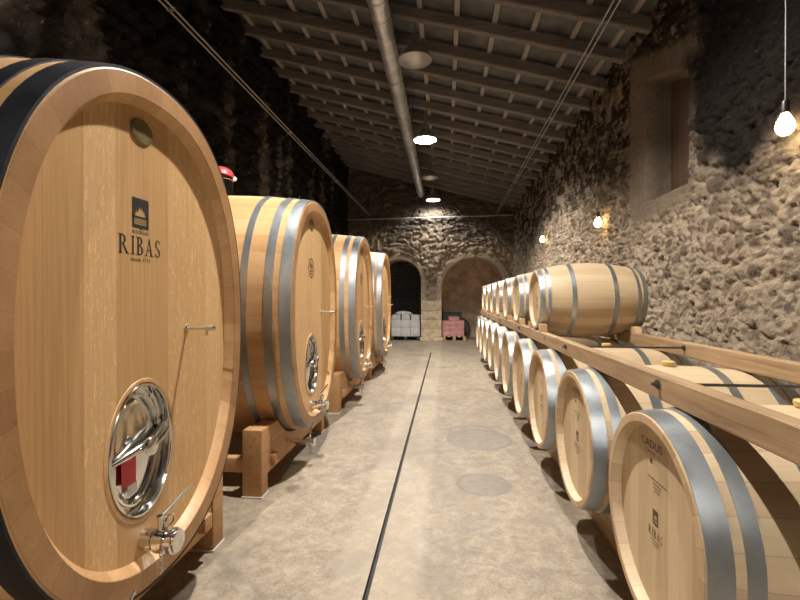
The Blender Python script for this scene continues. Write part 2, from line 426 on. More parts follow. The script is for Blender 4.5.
def make_cask(name, cask, hoops, mats, base_h, label, cat, group, ht=.004, hole=None):
    root = thing(name, label, cat, (0, 0, 0), 0, group)
    at = (0, 0, base_h)
    cask.shell().build('stave_body', mats[0], root, at, smooth=28)
    (cask.head_hole(*hole) if hole else cask.head(-1)).build('head', mats[1], root, at, smooth=20)
    cask.head(1).build('head', mats[1], root, at)
    for x0, x1 in hoops:
        cask.hoop(x0, x1, ht).build('hoop', mats[2], root, at, smooth=40)
    return root

# ---- large oval foudres ------------------------------------------------------------
FL = 1.75
FX = -1.1 - FL / 2                         # world x of the middle of each foudre
FZ = H - .135                              # world height of the axis
fc = Cask(FL, .685, .952, 2.28, .066, .088, .042, 96)
def fx(w): return -(w - FX)                # world x -> local x (foudres are turned half round)
fh = [(-1.104, -1.188), (-1.237, -1.30), (-1.424, -1.475)]
f_hoops = []
for a, b_ in fh:
    x0, x1 = fx(a), fx(b_); f_hoops += [(x0, x1), (-x1, -x0)]
HX = -FL / 2 + .042                        # local x of the front head's face
def dress_foudre(root, crest):
    at = (0, 0, FZ)
    # brass maker's plate near the top
    m = MB(); n = 28
    for (d, k) in ((0, 1), (.004, 1), (.006, .93)): m.v += [(HX - d, .058 + .062 * k * math.cos(2 * PI * i / n), .76 + .046 * k * math.sin(2 * PI * i / n)) for i in range(n)]
    m.f = [(r * n + i, r * n + (i + 1) % n, (r + 1) * n + (i + 1) % n, (r + 1) * n + i) for r in range(2) for i in range(n)] + [tuple(range(2 * n, 3 * n))]
    p = m.build('maker_plate', M['brass'], root, at); p['label'] = 'small oval brass plate'
    # marks
    pr = Print(HX); cu = -.065
    if crest:
        for p in crest_polys(.092, .112, cu, .45): pr.poly(p)
        w, wid = word('RIBAS', .068, .15); k = .232 / wid
        for p in w: pr.poly([(u * k + cu, v + .328) for u, v in p])
        vs, fs = text_mesh('BODEGAS', .019, 1.1); pr.tri(vs, fs, cu, .378)
        vs, fs = text_mesh('desde 1711', .022, 1.1); pr.tri(vs, fs, cu, .276)
        pr.m.build('printed_crest_and_name', M['ink'], root, at, smooth=0)
    else:
        o = arc(cu, .385, .085, .085, 0, 360, 40); i_ = arc(cu, .385, .074, .074, 0, 360, 40)
        for p in band(o, i_): pr.poly(p)
        o = arc(cu, .385, .060, .060, 0, 360, 40); i_ = arc(cu, .385, .056, .056, 0, 360, 40)
        for p in band(o, i_): pr.poly(p)
        for p in ([(-.04, .0), (-.01, .0), (-.01, .04), (-.025, .05), (-.04, .04)], [(.0, -.01), (.035, -.01), (.035, .03), (.017, .042), (.0, .03)], [(-.045, -.03), (.045, -.03), (.04, -.018), (-.04, -.018)], [(-.02, -.05), (.02, -.05), (.02, -.04), (-.02, -.04)]):
            pr.poly([(cu + u, .385 + v) for u, v in p])
        pr.m.build('round_branded_mark', M['burn'], root, at, smooth=0)
    # sample tap: horizontal pin with a little spout
    dy = -.235
    m = MB().lathe([(.016, HX + .004), (.016, HX - .006), (.008, HX - .008), (.008, HX - .085), (.0125, HX - .088), (.0125, HX - .128), (.009, HX - .132)], 14, 'x', (0, dy, 0))
    m.lathe([(.006, 0), (.006, -.03), (.004, -.032)], 10, 'z', (HX - .095, dy, 0))
    m.build('sample_tap', M['chrome'], root, at)
    # manhole: oval frame, domed door, cross bar, screw handle, red tag
    cy, cz = .055, -.44
    def ov(x, a, b, n=48): return [(HX + x, cy + a * math.cos(2 * PI * i / n), cz + b * math.sin(2 * PI * i / n)) for i in range(n)]
    def rings(R, cap=True):
        n = 48; mm = MB(); mm.v = [v for r in R for v in r]
        mm.f = [(r * n + i, r * n + (i + 1) % n, (r + 1) * n + (i + 1) % n, (r + 1) * n + i) for r in range(len(R) - 1) for i in range(n)]
        if cap: mm.f.append(tuple(range((len(R) - 1) * n, len(R) * n)))
        return mm
    A, B = .178, .250; D = .040                       # D: the steel door sits back in the opening
    wr = rings([ov(.003, A + .020, B + .020), ov(-.003, A + .017, B + .017), ov(-.003, A + .004, B + .004), ov(.004, A + .003, B + .003)], False)
    wr.build('manhole_surround', M['f_stave'], root, at)
    fr = rings([ov(.0, A + .001, B + .001), ov(-.006, A - .002, B - .002), ov(-.006, A - .009, B - .009), ov(.004, A - .013, B - .013), ov(D, A - .016, B - .016), ov(D - .004, A - .022, B - .022), ov(D - .004, A - .034, B - .034), ov(D - .014, A - .037, B - .037), ov(D - .014, A - .045, B - .045), ov(D, A - .047, B - .047)], False).build('manhole_frame', M['chrome'], root, at, smooth=60)
    for q in range(10):
        a = 2 * PI * (q + .5) / 10
        MB().lathe([(.007, D - .012), (.007, D - .003), (.004, D - .001)], 8, 'x', (HX, cy + (A - .028) * math.cos(a), cz + (B - .028) * math.sin(a))).build('bolt', M['chrome'], fr)
    dr = rings([ov(D + .004, A - .044, B - .044), ov(D - .002, A - .048, B - .048), ov(D - .010, (A - .046) * .8, (B - .046) * .8), ov(D - .016, (A - .046) * .45, (B - .046) * .45), ov(D - .017, .01, .01)]).build('manhole_door', M['chrome'], root, at, smooth=60)
    P_ = HX + D
    MB().tube([(P_ - .006, cy + A - .018, cz - .025), (P_ - .022, cy + .10, cz - .012), (P_ - .038, cy + .03, cz + .006), (P_ - .040, cy, cz + .010), (P_ - .038, cy - .03, cz + .014), (P_ - .022, cy - .10, cz + .035), (P_ - .006, cy - A + .018, cz + .055)], [.007, .011, .016, .020, .016, .011, .007], 12).build('cross_bar', M['chrome'], dr)
    m = MB().lathe([(.010, P_ - .01), (.010, P_ - .060), (.034, P_ - .062), (.038, P_ - .068), (.034, P_ - .074), (.012, P_ - .076)], 20, 'x', (0, cy - .01, cz + .01))
    m.build('screw_knob', M['chrome'], dr)
    MB().tube([(P_ - .066, cy - .03, cz + .012), (P_ - .066, cy - .075, cz + .028), (P_ - .058, cy - .125, cz + .045)], [.012, .013, .009], 10).build('screw_handle', M['chrome'], dr)
    if crest:
        t = MB().box(P_ - .026, P_ - .024, cy + .02, cy + .095, cz - .115, cz - .012).build('hanging_tag', M['red'], dr); t['label'] = 'red square tag'
        MB().box(P_ - .0245, P_ - .023, cy + .012, cy + .062, cz - .155, cz - .117).build('paper_slip', M['white'], dr)
    # racking valve with lever
    vy, vz = .05, -.785
    m = MB().lathe([(.040, HX + .004), (.040, HX - .045), (.034, HX - .047), (.034, HX - .058), (.046, HX - .060), (.046, HX - .092), (.036, HX - .094), (.036, HX - .110), (.047, HX - .112), (.047, HX - .128), (.040, HX - .130), (.040, HX - .140), (.030, HX - .142), (.014, HX - .140)], 22, 'x', (0, vy, vz))
    m.lathe([(.014, 0), (.014, .05), (.018, .05), (.018, .062), (.008, .066)], 14, 'z', (HX - .07, vy, vz + .032))
    vv = m.build('racking_valve', M['chrome'], root, at)
    MB().tube([(HX - .07, vy + .01, vz + .088), (HX - .080, vy - .04, vz + .106), (HX - .100, vy - .13, vz + .148)], [.006, .006, .007], 8).build('valve_lever', M['chrome'], vv)
    MB().tube([(HX - .09 + .0 * i, vy + .028 * math.cos(i * PI / 8) - .02, vz + .066 + .02 * math.sin(i * PI / 8)) for i in range(16)], .004, 6, closed=True).build('retaining_ring', M['chrome'], vv)
    ch = MB()
    for i in range(7): ch.tube([(HX - .075 + .006 * math.cos(q * PI / 4) * (i % 2), vy + .012 + .006 * math.cos(q * PI / 4) * (1 - i % 2), vz - .035 - i * .013 + .009 * math.sin(q * PI / 4)) for q in range(8)], .0018, 5, closed=True)
    ch.build('safety_chain', M['chrome'], vv)
    # bottom outlet under the belly
    oz = -.952 * 1.0 - .105; ox = -FL / 2 + .10
    m = MB().tube([(ox + .12, .20, oz + .06), (ox + .06, .20, oz + .01), (ox, .20, oz), (ox - .05, .20, oz)], .022, 12)
    m.lathe([(.034, ox - .05), (.034, ox - .065), (.026, ox - .067), (.026, ox - .11), (.036, ox - .112), (.036, ox - .126), (.02, ox - .128)], 16, 'x', (0, .20, oz))
    m.lathe([(.012, 0), (.012, .04)], 10, 'z', (ox - .085, .20, oz + .02))
    bo = m.build('bottom_outlet', M['chrome'], root, at)
    MB().tube([(ox - .085, .20, oz + .058), (ox - .09, .19, oz + .10), (ox - .10, .16, oz + .15)], .006, 8).build('outlet_lever', M['chrome'], bo)
    MB().tube([(ox - .09, .20 + .02 * math.cos(i * PI / 8), oz - .06 + .042 * math.sin(i * PI / 8)) for i in range(16)], .003, 6, closed=True).build('hanging_cord', M['wire'], bo)
    # top hatch with red lid
    tz = .952 * 1.072
    m = MB().lathe([(.115, tz - .02), (.115, tz + .03), (.095, tz + .032), (.095, tz + .15), (.105, tz + .152), (.105, tz + .165)], 24, 'z')
    hn = m.build('top_hatch', M['chrome'], root, at)
    m = MB().lathe([(.002, .075), (.05, .07), (.085, .05), (.105, .02), (.11, .0), (.11, -.02), (.10, -.02)], 24, 'z')
    q = m.build('red_lid', M['redcap'], hn, (0, 0, tz + .19), (.22, 0, 0)); q['label'] = 'domed red lid'
    MB().lathe([(.002, .02), (.018, .015), (.024, 0), (.018, -.015), (.002, -.02)], 12, 'z', (-.1, -.03, tz + .17)).build('lid_clip', M['white'], hn)

def make_foudre(label, crest, hoop):
    root = make_cask('oval_foudre', fc, f_hoops, (M['f_stave'], M['f_head'], hoop), FZ, label, 'wine cask', 'large oval foudres along the left wall', .005, (.055, -.44, .180, .252))
    dress_foudre(root, crest); root.rotation_euler = (0, 0, PI); return root
FY = [1.655, 3.82, 6.12, 8.38]
F1 = make_foudre('huge oval oak foudre nearest the camera, its head printed with a black crest', True, M['blackhoop'])
F1.location = (FX, FY[0], 0)
F2 = make_foudre('large oval oak foudre directly behind the crest-printed one, round branded mark on head', False, M['galv'])
F2.location = (FX, FY[1], 0)
copy_thing(F2, (FX, FY[2], 0), 'large oval oak foudre third from the camera on the left side')
copy_thing(F2, (FX, FY[3], 0), 'large oval oak foudre farthest back, next to the dark left arch')

# wooden cradles under the foudres
def make_cradle(label):
    root = thing('foudre_cradle', label, 'cask cradle', (0, 0, 0), 0, 'wooden cradles under the foudres')
    for xa in (-1.41, -2.68):
        x0, x1 = xa, xa + .14; xm = (x0 + x1) / 2
        k = fc.k(fx(xm)) ; kk = max(fc.k(fx(x0)), fc.k(fx(x1)))
        top = []
        for i in range(41):
            y = -.70 + 1.4 * i / 40
            r = 1 - (abs(y) / (.685 * kk + .006)) ** 2.28
            zb = FZ - (.952 * kk + .012) * (max(r, 0) ** (1 / 2.28)) if r > 0 else FZ
            top.append((y, min(zb, .46)))
        poly = [(-.70, .13)] + [(.70, .13)] + [(y, z) for y, z in reversed(top)]
        # saddle as strips (concave top)
        m = MB()
        for i in range(40):
            (ya, za), (yb, zb) = top[i], top[i + 1]
            m.prism([(ya, .13), (yb, .13), (yb, zb), (ya, za)], x0 + .012, x1 - .012)
        m.build('saddle', M['cradle'], root, smooth=0)
        for s_ in (-1, 1):
            lg = MB().box(x0, x1, s_ * .755 - .055, s_ * .755 + .055, .012, .475, .006).build('leg', M['cradle'], root)
            MB().box(x0 - .006, x1 + .006, s_ * .755 - .062, s_ * .755 + .062, 0, .012).build('foot_pad', M['white'], lg)
            if xa == -1.41: MB().box(x1 - .012, x1 + .03, s_ * .60 - .035, s_ * .60 + .035, .17, .25, .004).build('tenon', M['cradle'], root)
    for s_ in (-1, 1):
        MB().box(-2.55, -1.40, s_ * .755 - .035, s_ * .755 + .035, .17, .27, .004).build('stretcher', M['cradle'], root)
    return root
CR = make_cradle('pale wooden cradle carrying the crest-printed foudre nearest the camera'); CR.location = (0, FY[0], 0)
copy_thing(CR, (0, FY[1], 0), 'pale wooden cradle with white foot pads under the second foudre')
copy_thing(CR, (0, FY[2], 0), 'pale wooden cradle under the third foudre from the camera')
copy_thing(CR, (0, FY[3], 0), 'pale wooden cradle under the farthest foudre by the left arch')

# ---- lower row: stout casks ---------------------------------------------------------
LL = 1.02; LX = .69 + LL / 2; LZ = H - .768
lc = Cask(LL, .36, .36, 2, .104, .034, .038, 72)
def sym(ls): return [t for a, b_ in ls for t in ((a, b_), (-b_, -a))]
l_hoops = sym([(-.505, -.440), (-.412, -.368), (-.215, -.170)])
u_hoopsL = .88; UX = .80 + u_hoopsL / 2; UZ = H - .018
uc = Cask(u_hoopsL, .262, .262, 2, .25, .026, .03, 64)
u_hoops = sym([(-.436, -.398), (-.375, -.350), (-.186, -.150)])
def mark_barrel(root, cask, base_h, R, cad=True):
    hx = -cask.L / 2 + cask.recess; at = (0, 0, base_h); pr = Print(hx)
    if cad:
        vs, fs = text_mesh('CADUS', .040, 1.25); pr.tri(vs, fs, -.045, .245)
        pr.poly(rect(-.075, -.015, .216, .219)); pr.poly(rect(-.055, -.035, .18, .195))
        pr.poly(rect(-.07, .07, .128, .131))
        for k in range(3): pr.poly(rect(-.03 + k * .004, .03 - k * .004, .114 - k * .012, .117 - k * .012))
        pr.m.build('cooper_mark', M['burn'], root, at, smooth=0); pr = Print(hx)
    z0 = .0
    for p in crest_polys(.040, .052, -.012, z0): pr.poly(p)
    w, wid = word('RIBAS', .030, .15); k = .105 / wid
    for p in w: pr.poly([(u * k - .012, v + z0 - .058) for u, v in p])
    pr.poly(rect(-.045, .02, z0 - .086, z0 - .083)); pr.poly(rect(-.035, .01, z0 - .098, z0 - .095))
    pr.m.build('crest_mark', M['burn'], root, at, smooth=0)
    if not cad: return
    r = cask.b * (1 + cask.bulge)
    MB().lathe([(.026, r - .012), (.028, r + .006), (.033, r + .009), (.034, r + .023), (.030, r + .027), (.012, r + .028)], 18, 'z').build('bung', M['silicone'], root, at)
LOW = make_cask('oak_puncheon', lc, l_hoops, (M['b_stave'], M['b_head'], M['galv']), LZ, '', 'wine barrel', 'barrels of the lower right row', .004)
mark_barrel(LOW, lc, LZ, .36)
LY = [1.636, 2.571, 3.518, 4.424, 5.36, 6.28, 7.2, 8.13, 9.06, 9.98]
ordn = ['', 'second', 'third', 'fourth', 'fifth', 'sixth', 'seventh', 'eighth', 'ninth']
for i, y in enumerate(LY):
    lab = ('stout pale oak barrel nearest the camera at the right foot of the photo' if i == 0 else
           'stout pale oak barrel at the far end of the lower row' if i == 9 else
           'stout pale oak barrel in the lower right row, %s from the camera' % ordn[i])
    if i == 0: LOW.location = (LX, y, 0); LOW['label'] = lab
    else: copy_thing(LOW, (LX, y, 0), lab)
UP = make_cask('oak_barrique', uc, u_hoops, (M['b_stave'], M['b_head'], M['galv']), UZ, '', 'wine barrel', 'barrels of the upper right row', .0035)
mark_barrel(UP, uc, UZ, .262, False)
UY = [4.2, 5.26, 6.2, 7.1, 8.03, 8.93, 9.86]
for i, y in enumerate(UY):
    lab = ('pale oak barrel seen side-on at the near end of the upper row' if i == 0 else
           'pale oak barrel at the far end of the upper row' if i == 6 else
           'pale oak barrel resting on the beams in the upper row, %s from the camera' % ordn[i])
    if i == 0: UP.location = (UX, y, 0); UP['label'] = lab
    else: copy_thing(UP, (UX, y, 0), lab)

# ---- rack timbers -------------------------------------------------------------------
BT = H - .292
def long_beam(x0, x1, z0, z1, y0, y1, name, lab, cat, mat):
    m = MB(); n = 60; ring = []
    for i in range(n + 1):
        y = y0 + (y1 - y0) * i / n; j = lambda: random.uniform(-.0015, .0015); c = .006
        ring.append([(x0 + c + j(), y, z0), (x1 - c + j(), y, z0), (x1, y, z0 + c + j()), (x1 + j(), y, z1 - c), (x1 - c, y, z1 + j()), (x0 + c, y, z1 + j()), (x0 + j(), y, z1 - c + j()), (x0, y, z0 + c + j())])
    m.v = [v for r in ring for v in r]
    m.f = [(i * 8 + k, i * 8 + (k + 1) % 8, (i + 1) * 8 + (k + 1) % 8, (i + 1) * 8 + k) for i in range(n) for k in range(8)] + [tuple(range(8)), tuple(n * 8 + k for k in range(8))]
    return tag(m.build(name, mat, smooth=25), lab, cat)
long_beam(.80, .853, BT - .094, BT, .55, 10.5, 'rack_beam', 'long pine beam on the aisle side lying over the lower barrels', 'beam', M['beam'])
long_beam(1.545, 1.60, BT - .094, BT, .55, 10.5, 'rack_beam', 'long pine beam on the wall side lying over the lower barrels', 'beam', M['beam'])
long_beam(.92, 1.02, 0, .225, .6, 10.5, 'barrel_sleeper', 'low timber sleeper on the floor under the aisle ends of the lower barrels', 'beam', M['beam'])
long_beam(1.38, 1.48, 0, .225, .6, 10.5, 'barrel_sleeper', 'low timber sleeper on the floor under the wall ends of the lower barrels', 'beam', M['beam'])
# threaded tie rods with washers and nuts
rods = [1.79, 3.10, 5.0, 6.7, 8.4]
for i, y in enumerate(rods):
    lab = ('thin black tie rod crossing between the beams nearest the camera', 'thin black tie rod crossing between the beams just before the upper barrels',
           'thin black tie rod under the first two upper barrels', 'thin black tie rod midway along the upper barrels', 'thin black tie rod towards the far upper barrels')[i]
    r = thing('tie_rod', lab, 'rod', (0, y, BT - .047), 0, 'tie rods between the rack beams')
    MB().tube([(.775, 0, .012), (1.63, 0, .012)], .006, 8).build('rod', M['iron'], r)
    for x0, x1 in ((.799, .792), (1.544, 1.537)):
        MB().lathe([(.017, x0), (.017, x1)], 18, 'x', (0, 0, .012)).build('washer', M['iron'], r)
        MB().lathe([(.010, x1), (.010, x1 - .009)], 6, 'x', (0, 0, .012)).build('nut', M['iron'], r)
# wedge blocks holding the upper barrels
WB = None; cnt = 0
def wedge(front):
    m = MB(); w = .052
    m.prism([(-w, 0), (w, 0), (w, .062), (-w * .55, .05)] if not front else [(-w, 0), (w, 0), (w * 1.0, .066), (-w, .062)], -.028, .028)
    return m
ends = ('on the aisle beam', 'on the wall beam')
for i, y in enumerate(UY):
    for q, x in enumerate((.828, 1.574)):
        for s_ in (-1, 1):
            rr = uc.b * max(uc.k(x - UX - .027), uc.k(x - UX + .027)) + .004
            # block sits where its top inner edge meets the barrel
            hgt = .066 if q == 0 else .05; dz = UZ - (BT + hgt); dy = math.sqrt(max(rr * rr - dz * dz, 1e-4)) + .004
            m = MB(); wd = .09 if q == 0 else .13
            m.prism([(s_ * dy, 0), (s_ * (dy + wd), 0), (s_ * (dy + wd * .75), hgt), (s_ * dy, hgt)] if q == 1 else [(s_ * dy, 0), (s_ * (dy + wd), 0), (s_ * (dy + wd), hgt * .95), (s_ * dy, hgt)], -.027, .027)
            o = m.build('wedge_block', M['block'], None, (x, y, BT), smooth=0)
            which = ('first', 'second', 'third', 'fourth', 'fifth', 'sixth', 'farthest')[i]
            tag(o, 'small pine wedge block %s, %s side of the %s upper barrel' % (ends[q], 'near' if s_ < 0 else 'far', which), 'block', 'wedge blocks under the upper barrels')

# ------------------------------------------------------------------ stone walls
def hash2(ix, iy, k):
    h = np.sin(ix * 127.1 + iy * 311.7 + k * 74.7) * 43758.5453
    return h - np.floor(h)
def cellular(u, v):
    iu, iv = np.floor(u), np.floor(v); d1 = np.full(u.shape, 9.); d2 = np.full(u.shape, 9.); idr = np.zeros(u.shape)
    for a in (-1, 0, 1):
        for b_ in (-1, 0, 1):
            cx, cy = iu + a, iv + b_
            px = cx + .15 + .7 * hash2(cx, cy, 1); py = cy + .15 + .7 * hash2(cx, cy, 2); r = hash2(cx, cy, 3)
            d = np.hypot(u - px, v - py)
            n = d < d1
            d2 = np.where(n, d1, np.minimum(d2, d)); idr = np.where(n, r, idr); d1 = np.where(n, d, d1)
    return d1, d2, idr
def vnoise(u, v, k=0):
    iu, iv = np.floor(u), np.floor(v); fu, fv = u - iu, v - iv
    fu = fu * fu * (3 - 2 * fu); fv = fv * fv * (3 - 2 * fv)
    a, b_, c, d = (hash2(iu, iv, k), hash2(iu + 1, iv, k), hash2(iu, iv + 1, k), hash2(iu + 1, iv + 1, k))
    return a + (b_ - a) * fu + (c - a) * fv + (a - b_ - c + d) * fu * fv
def fbm(u, v, k=0, o=4):
    s_ = 0; w = .5
    for i in range(o): s_ = s_ + w * vnoise(u, v, k + i * 11); u = u * 2.03; v = v * 2.03; w *= .5
    return s_
def sstep(a, b_, x): t = np.clip((x - a) / (b_ - a), 0, 1); return t * t * (3 - 2 * t)
def rubble(S, Z, size, amp, thr=.30):
    wu = S + .10 * (fbm(S * 3, Z * 3, 5) - .5) * 2; wv = Z + .10 * (fbm(S * 3, Z * 3, 25) - .5) * 2
    d1, d2, r = cellular(wu / size, wv / (size * .72))
    e = d2 - d1
    sm1, sm2, r2 = cellular(wu / (size * .45) + 31, wv / (size * .38) + 17); e2 = sm2 - sm1
    use = r > .55
    edge = np.where(use, sstep(.04, .30, e), sstep(.05, .35, e2))
    rr = np.where(use, r, r2)
    stone = edge * (rr > thr)
    depth = amp * (stone * (.35 + .65 * rr)) + amp * .9 * (fbm(S * 5, Z * 5, 3) - .5) + amp * .8 * (np.abs(fbm(S * 11, Z * 11, 51, 3) - .45) - .1) + amp * 1.5 * (fbm(S * 24, Z * 24, 9, 3) - .5)
    return depth, stone, np.mod(rr * 7.31, 1.)
def grid_wall(name, mat, S, Z, P, col, flip=False):
    """P: (ns, nz, 3) positions; col: (ns, nz, 3)"""
    ns, nz = S.shape
    me = bpy.data.meshes.new(name)
    idx = np.arange(ns * nz).reshape(ns, nz)
    f = np.stack([idx[:-1, :-1], idx[1:, :-1], idx[1:, 1:], idx[:-1, 1:]], -1).reshape(-1, 4)
    if flip: f = f[:, ::-1]
    me.from_pydata(P.reshape(-1, 3).tolist(), [], f.tolist())
    a = me.color_attributes.new('cell', 'FLOAT_COLOR', 'POINT')
    c = np.ones((ns * nz, 4)); c[:, :3] = col.reshape(-1, 3); a.data.foreach_set('color', c.ravel())
    me.materials.append(mat); me.polygons.foreach_set('use_smooth', [True] * len(me.polygons))
    o = bpy.data.objects.new(name, me); C.objects.link(o); return struct(o)
# right wall
ys = np.concatenate([np.arange(YN, -.6, .12), np.arange(-.6, 1.8, .025), np.arange(1.8, 5.2, .013), np.arange(5.2, 8, .022), np.arange(8, YW + .3, .045)])
zs = np.concatenate([np.arange(0, .9, .06), np.arange(.9, 3.3, .0135), np.arange(3.3, 4.55, .022)])
S, Z = np.meshgrid(ys, zs, indexing='ij')
low = sstep(2.5, 1.2, Z + .8 * (fbm(S, Z, 91) - .5))          # smeared lime mortar low down, bare rubble above
thr = .42 + .36 * low
dep, stone, rr = rubble(S, Z, .15, .030, thr)
dep = dep - stone * low * .030                                # in the mortar the stones sit back in little hollows
wS = S + .16 * (fbm(S * 4, Z * 4, 15) - .5); wZ = Z + .16 * (fbm(S * 4, Z * 4, 35) - .5)
for sc_, k_, wd_, am_ in ((5.5, 71, .030, .026), (11., 73, .04, .016)):
    dep = dep - am_ * np.exp(-(np.abs(fbm(wS * sc_ * .8, wZ * sc_ * 1.35, k_, 3) - .44) / wd_) ** 2)
dep = dep + .05 * (fbm(S * 1.7, Z * 1.7, 77) - .5)
ny0, ny1, nz0, nz1 = 4.20, 5.02, 2.42, 3.50          # niche opening
tz = nz1 - .10 + .28 * (S - ny0) / (ny1 - ny0)
sill = nz0
# splayed plaster band on the far side and over the opening
band_m = sstep(5.55, 5.40, S + .06 * fbm(S * 4, Z * 4, 7)) * sstep(4.12, 4.22, S) * sstep(nz0 - .28, nz0 - .12, Z) * sstep(tz + .34, tz + .22, Z)
dep = dep * (1 - .8 * band_m) + band_m * .01
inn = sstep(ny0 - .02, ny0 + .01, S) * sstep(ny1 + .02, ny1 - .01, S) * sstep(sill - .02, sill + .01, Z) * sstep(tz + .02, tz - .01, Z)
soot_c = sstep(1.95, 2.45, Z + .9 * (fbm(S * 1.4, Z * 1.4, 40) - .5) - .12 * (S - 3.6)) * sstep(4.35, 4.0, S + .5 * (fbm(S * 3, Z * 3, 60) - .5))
up = sstep(2.0, 3.2, Z + .8 * (fbm(S * 1.1, Z * 1.1, 80) - .5)) * .62 * (.55 + .9 * (fbm(S * 9, Z * 9, 83) > .47))  # upper wall darkened in colour, painted shade above the lamps' reach
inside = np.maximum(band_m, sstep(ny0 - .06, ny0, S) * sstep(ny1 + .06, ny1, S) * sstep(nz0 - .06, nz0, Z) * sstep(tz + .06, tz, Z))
soot = np.clip(np.maximum(soot_c * .985, up * (1 - inside)) * (1 - .5 * band_m) + inside * .52, 0, 1)  # sooty patch plus painted upper-wall shade; niche and band toned darker
X = XR - dep + inn * .30
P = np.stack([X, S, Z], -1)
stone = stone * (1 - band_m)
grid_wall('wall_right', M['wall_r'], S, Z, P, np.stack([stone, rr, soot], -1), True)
# old shutter in the niche
sh = struct(MB().box(XR + .22, XR + .27, ny0 - .02, ny0 + .40, nz0 - .02, nz1 + .02, .004).box(XR + .24, XR + .28, ny0 + .38, ny1 + .06, nz0 - .02, nz1 + .3, .004).build('window_1', M['shutter']))
# left wall
ys = np.concatenate([np.arange(YN, 2, .15), np.arange(2, YW + .3, .045)])
zs = np.linspace(0, 6.0, 140); S, Z = np.meshgrid(ys, zs, indexing='ij')
dep, stone, rr = rubble(S + 40, Z, .34, .11)
P = np.stack([XL + dep, S, Z], -1)
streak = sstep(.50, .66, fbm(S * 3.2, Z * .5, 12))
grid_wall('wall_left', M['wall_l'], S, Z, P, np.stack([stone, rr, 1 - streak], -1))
# far wall with two arches
LA = (-1.50, .71, 1.94); RA = (.885, 1.012, 1.68)
def far_bottom(x):
    for cx, r, sp in (LA, RA):
        if abs(x - cx) < r - 1e-6: return sp + math.sqrt(r * r - (x - cx) ** 2)
    return 0.
xs = []
for a, b_ in ((XL - .1, LA[0] - LA[1]), (LA[0] - LA[1], LA[0] + LA[1]), (LA[0] + LA[1], RA[0] - RA[1]), (RA[0] - RA[1], RA[0] + RA[1]), (RA[0] + RA[1], XR + .15)):
    n = max(6, int((b_ - a) / .035)); e = 2e-5
    t = np.linspace(0, 1, n)
    if (a, b_) in (((LA[0] - LA[1]), (LA[0] + LA[1])), ((RA[0] - RA[1]), (RA[0] + RA[1]))): t = .5 - .5 * np.cos(t * PI)
    xs.append(a + e + (b_ - a - 2 * e) * t)
for q, seg in enumerate(xs):
    bot = np.array([far_bottom(x) for x in seg]); nz = 130
    T = np.linspace(0, 1, nz)
    S = np.repeat(seg[:, None], nz, 1); Z = bot[:, None] + (roof_z(seg) + .15 - bot)[:, None] * T[None]
    dep, stone, rr = rubble(S + 90, Z, .26, .075)
    ring = np.zeros(S.shape)
    for cx, r, sp in (LA, RA):
        dd = np.where(Z > sp, np.hypot(S - cx, Z - sp), np.abs(S - cx)) - r
        ring = np.maximum(ring, sstep(.20, .14, dd) * (dd > -.02))
    dep = dep * (1 - .85 * ring) + .02 * ring
    soot = np.clip(sstep(2.95, 3.6, Z + .9 * (fbm(S * 1.3, Z * 1.3, 33) - .5)) * .75, 0, 1)  # wall top darkened in colour: shade painted above the lamp's reach
    P = np.stack([S, YW - dep, Z], -1)
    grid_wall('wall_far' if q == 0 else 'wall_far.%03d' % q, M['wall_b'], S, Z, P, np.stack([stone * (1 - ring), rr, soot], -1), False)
# arch reveals and the niches behind
def arch_strip(A, y0, y1, mat, name):
    cx, r, sp = A; pts = [(cx - r, 0)] + [(cx + r * math.cos(PI - PI * i / 32), sp + r * math.sin(PI - PI * i / 32)) for i in range(33)] + [(cx + r, 0)]
    m = MB()
    for y in (y0, y1): m.v += [(x, y, z) for x, z in pts]
    n = len(pts); m.f = [(i, i + 1, n + i + 1, n + i) for i in range(n - 1)]
    m.f.append(tuple(n + i for i in range(n)))
    o = m.build(name, mat, smooth=40); return struct(o)
arch_strip(LA, YW - .02, YW + 1.30, M['niche'], 'wall_left_niche')
arch_strip(RA, YW - .02, YW + 1.55, M['niche'], 'wall_right_niche')
# pillar facing of dressed stone between the arches
pm = MB(); px0, px1 = LA[0] + LA[1], RA[0] - RA[1]
zz = .12
for hgt in (.27, .30, .29, .31):
    pm.box(px0 + .005, px1 - .005, YW - .075, YW + .1, zz, zz + hgt - .008, .012); zz += hgt
pm.box(px0 - .03, px1 + .05, YW - .13, YW + .1, 0, .12, .015)
struct(pm.build('trim_1', M['ashlar']))
# wall behind the camera
struct(MB().box(XL - .3, XR + .4, YN - .1, YN, 0, 6.3).build('wall_near', M['wall_l'], smooth=0))

# ------------------------------------------------------------------ floor and roof
fm = MB(); sx = -.372; w = .013
prof = [(XL - .3, 0), (sx - w, 0), (sx - w, -.05), (sx + w, -.05), (sx + w, 0), (XR + .5, 0)]
Y0, Y1, Y2 = YN - .1, 11.4, YW + 1.7
for y in (Y0, Y1): fm.v += [(x, y, z) for x, z in prof]
fm.f = [(i, i + 1, 7 + i, 6 + i) for i in range(5)]
fm.add([(XL - .3, Y1, 0), (XR + .5, Y1, 0), (XR + .5, Y2, 0), (XL - .3, Y2, 0)], [(0, 1, 2, 3)])
struct(fm.build('floor', M['concrete'], smooth=0))
struct(MB().box(sx - w + .001, sx + w - .001, Y0, Y1, -.049, -.03).build('slot_shade_strip', M['dark'], smooth=0))  # near-black strip added in the channel to paint its shade
sl = .2685
def on_roof(x, d): return roof_z(x) - d
cm = MB(); t_ = .04
cm.prism([(XL - .3, on_roof(XL - .3, 0)), (XR + .4, on_roof(XR + .4, 0)), (XR + .4, on_roof(XR + .4, -t_)), (XL - .3, on_roof(XL - .3, -t_))], YN - .1, YW + .3, 'xz')
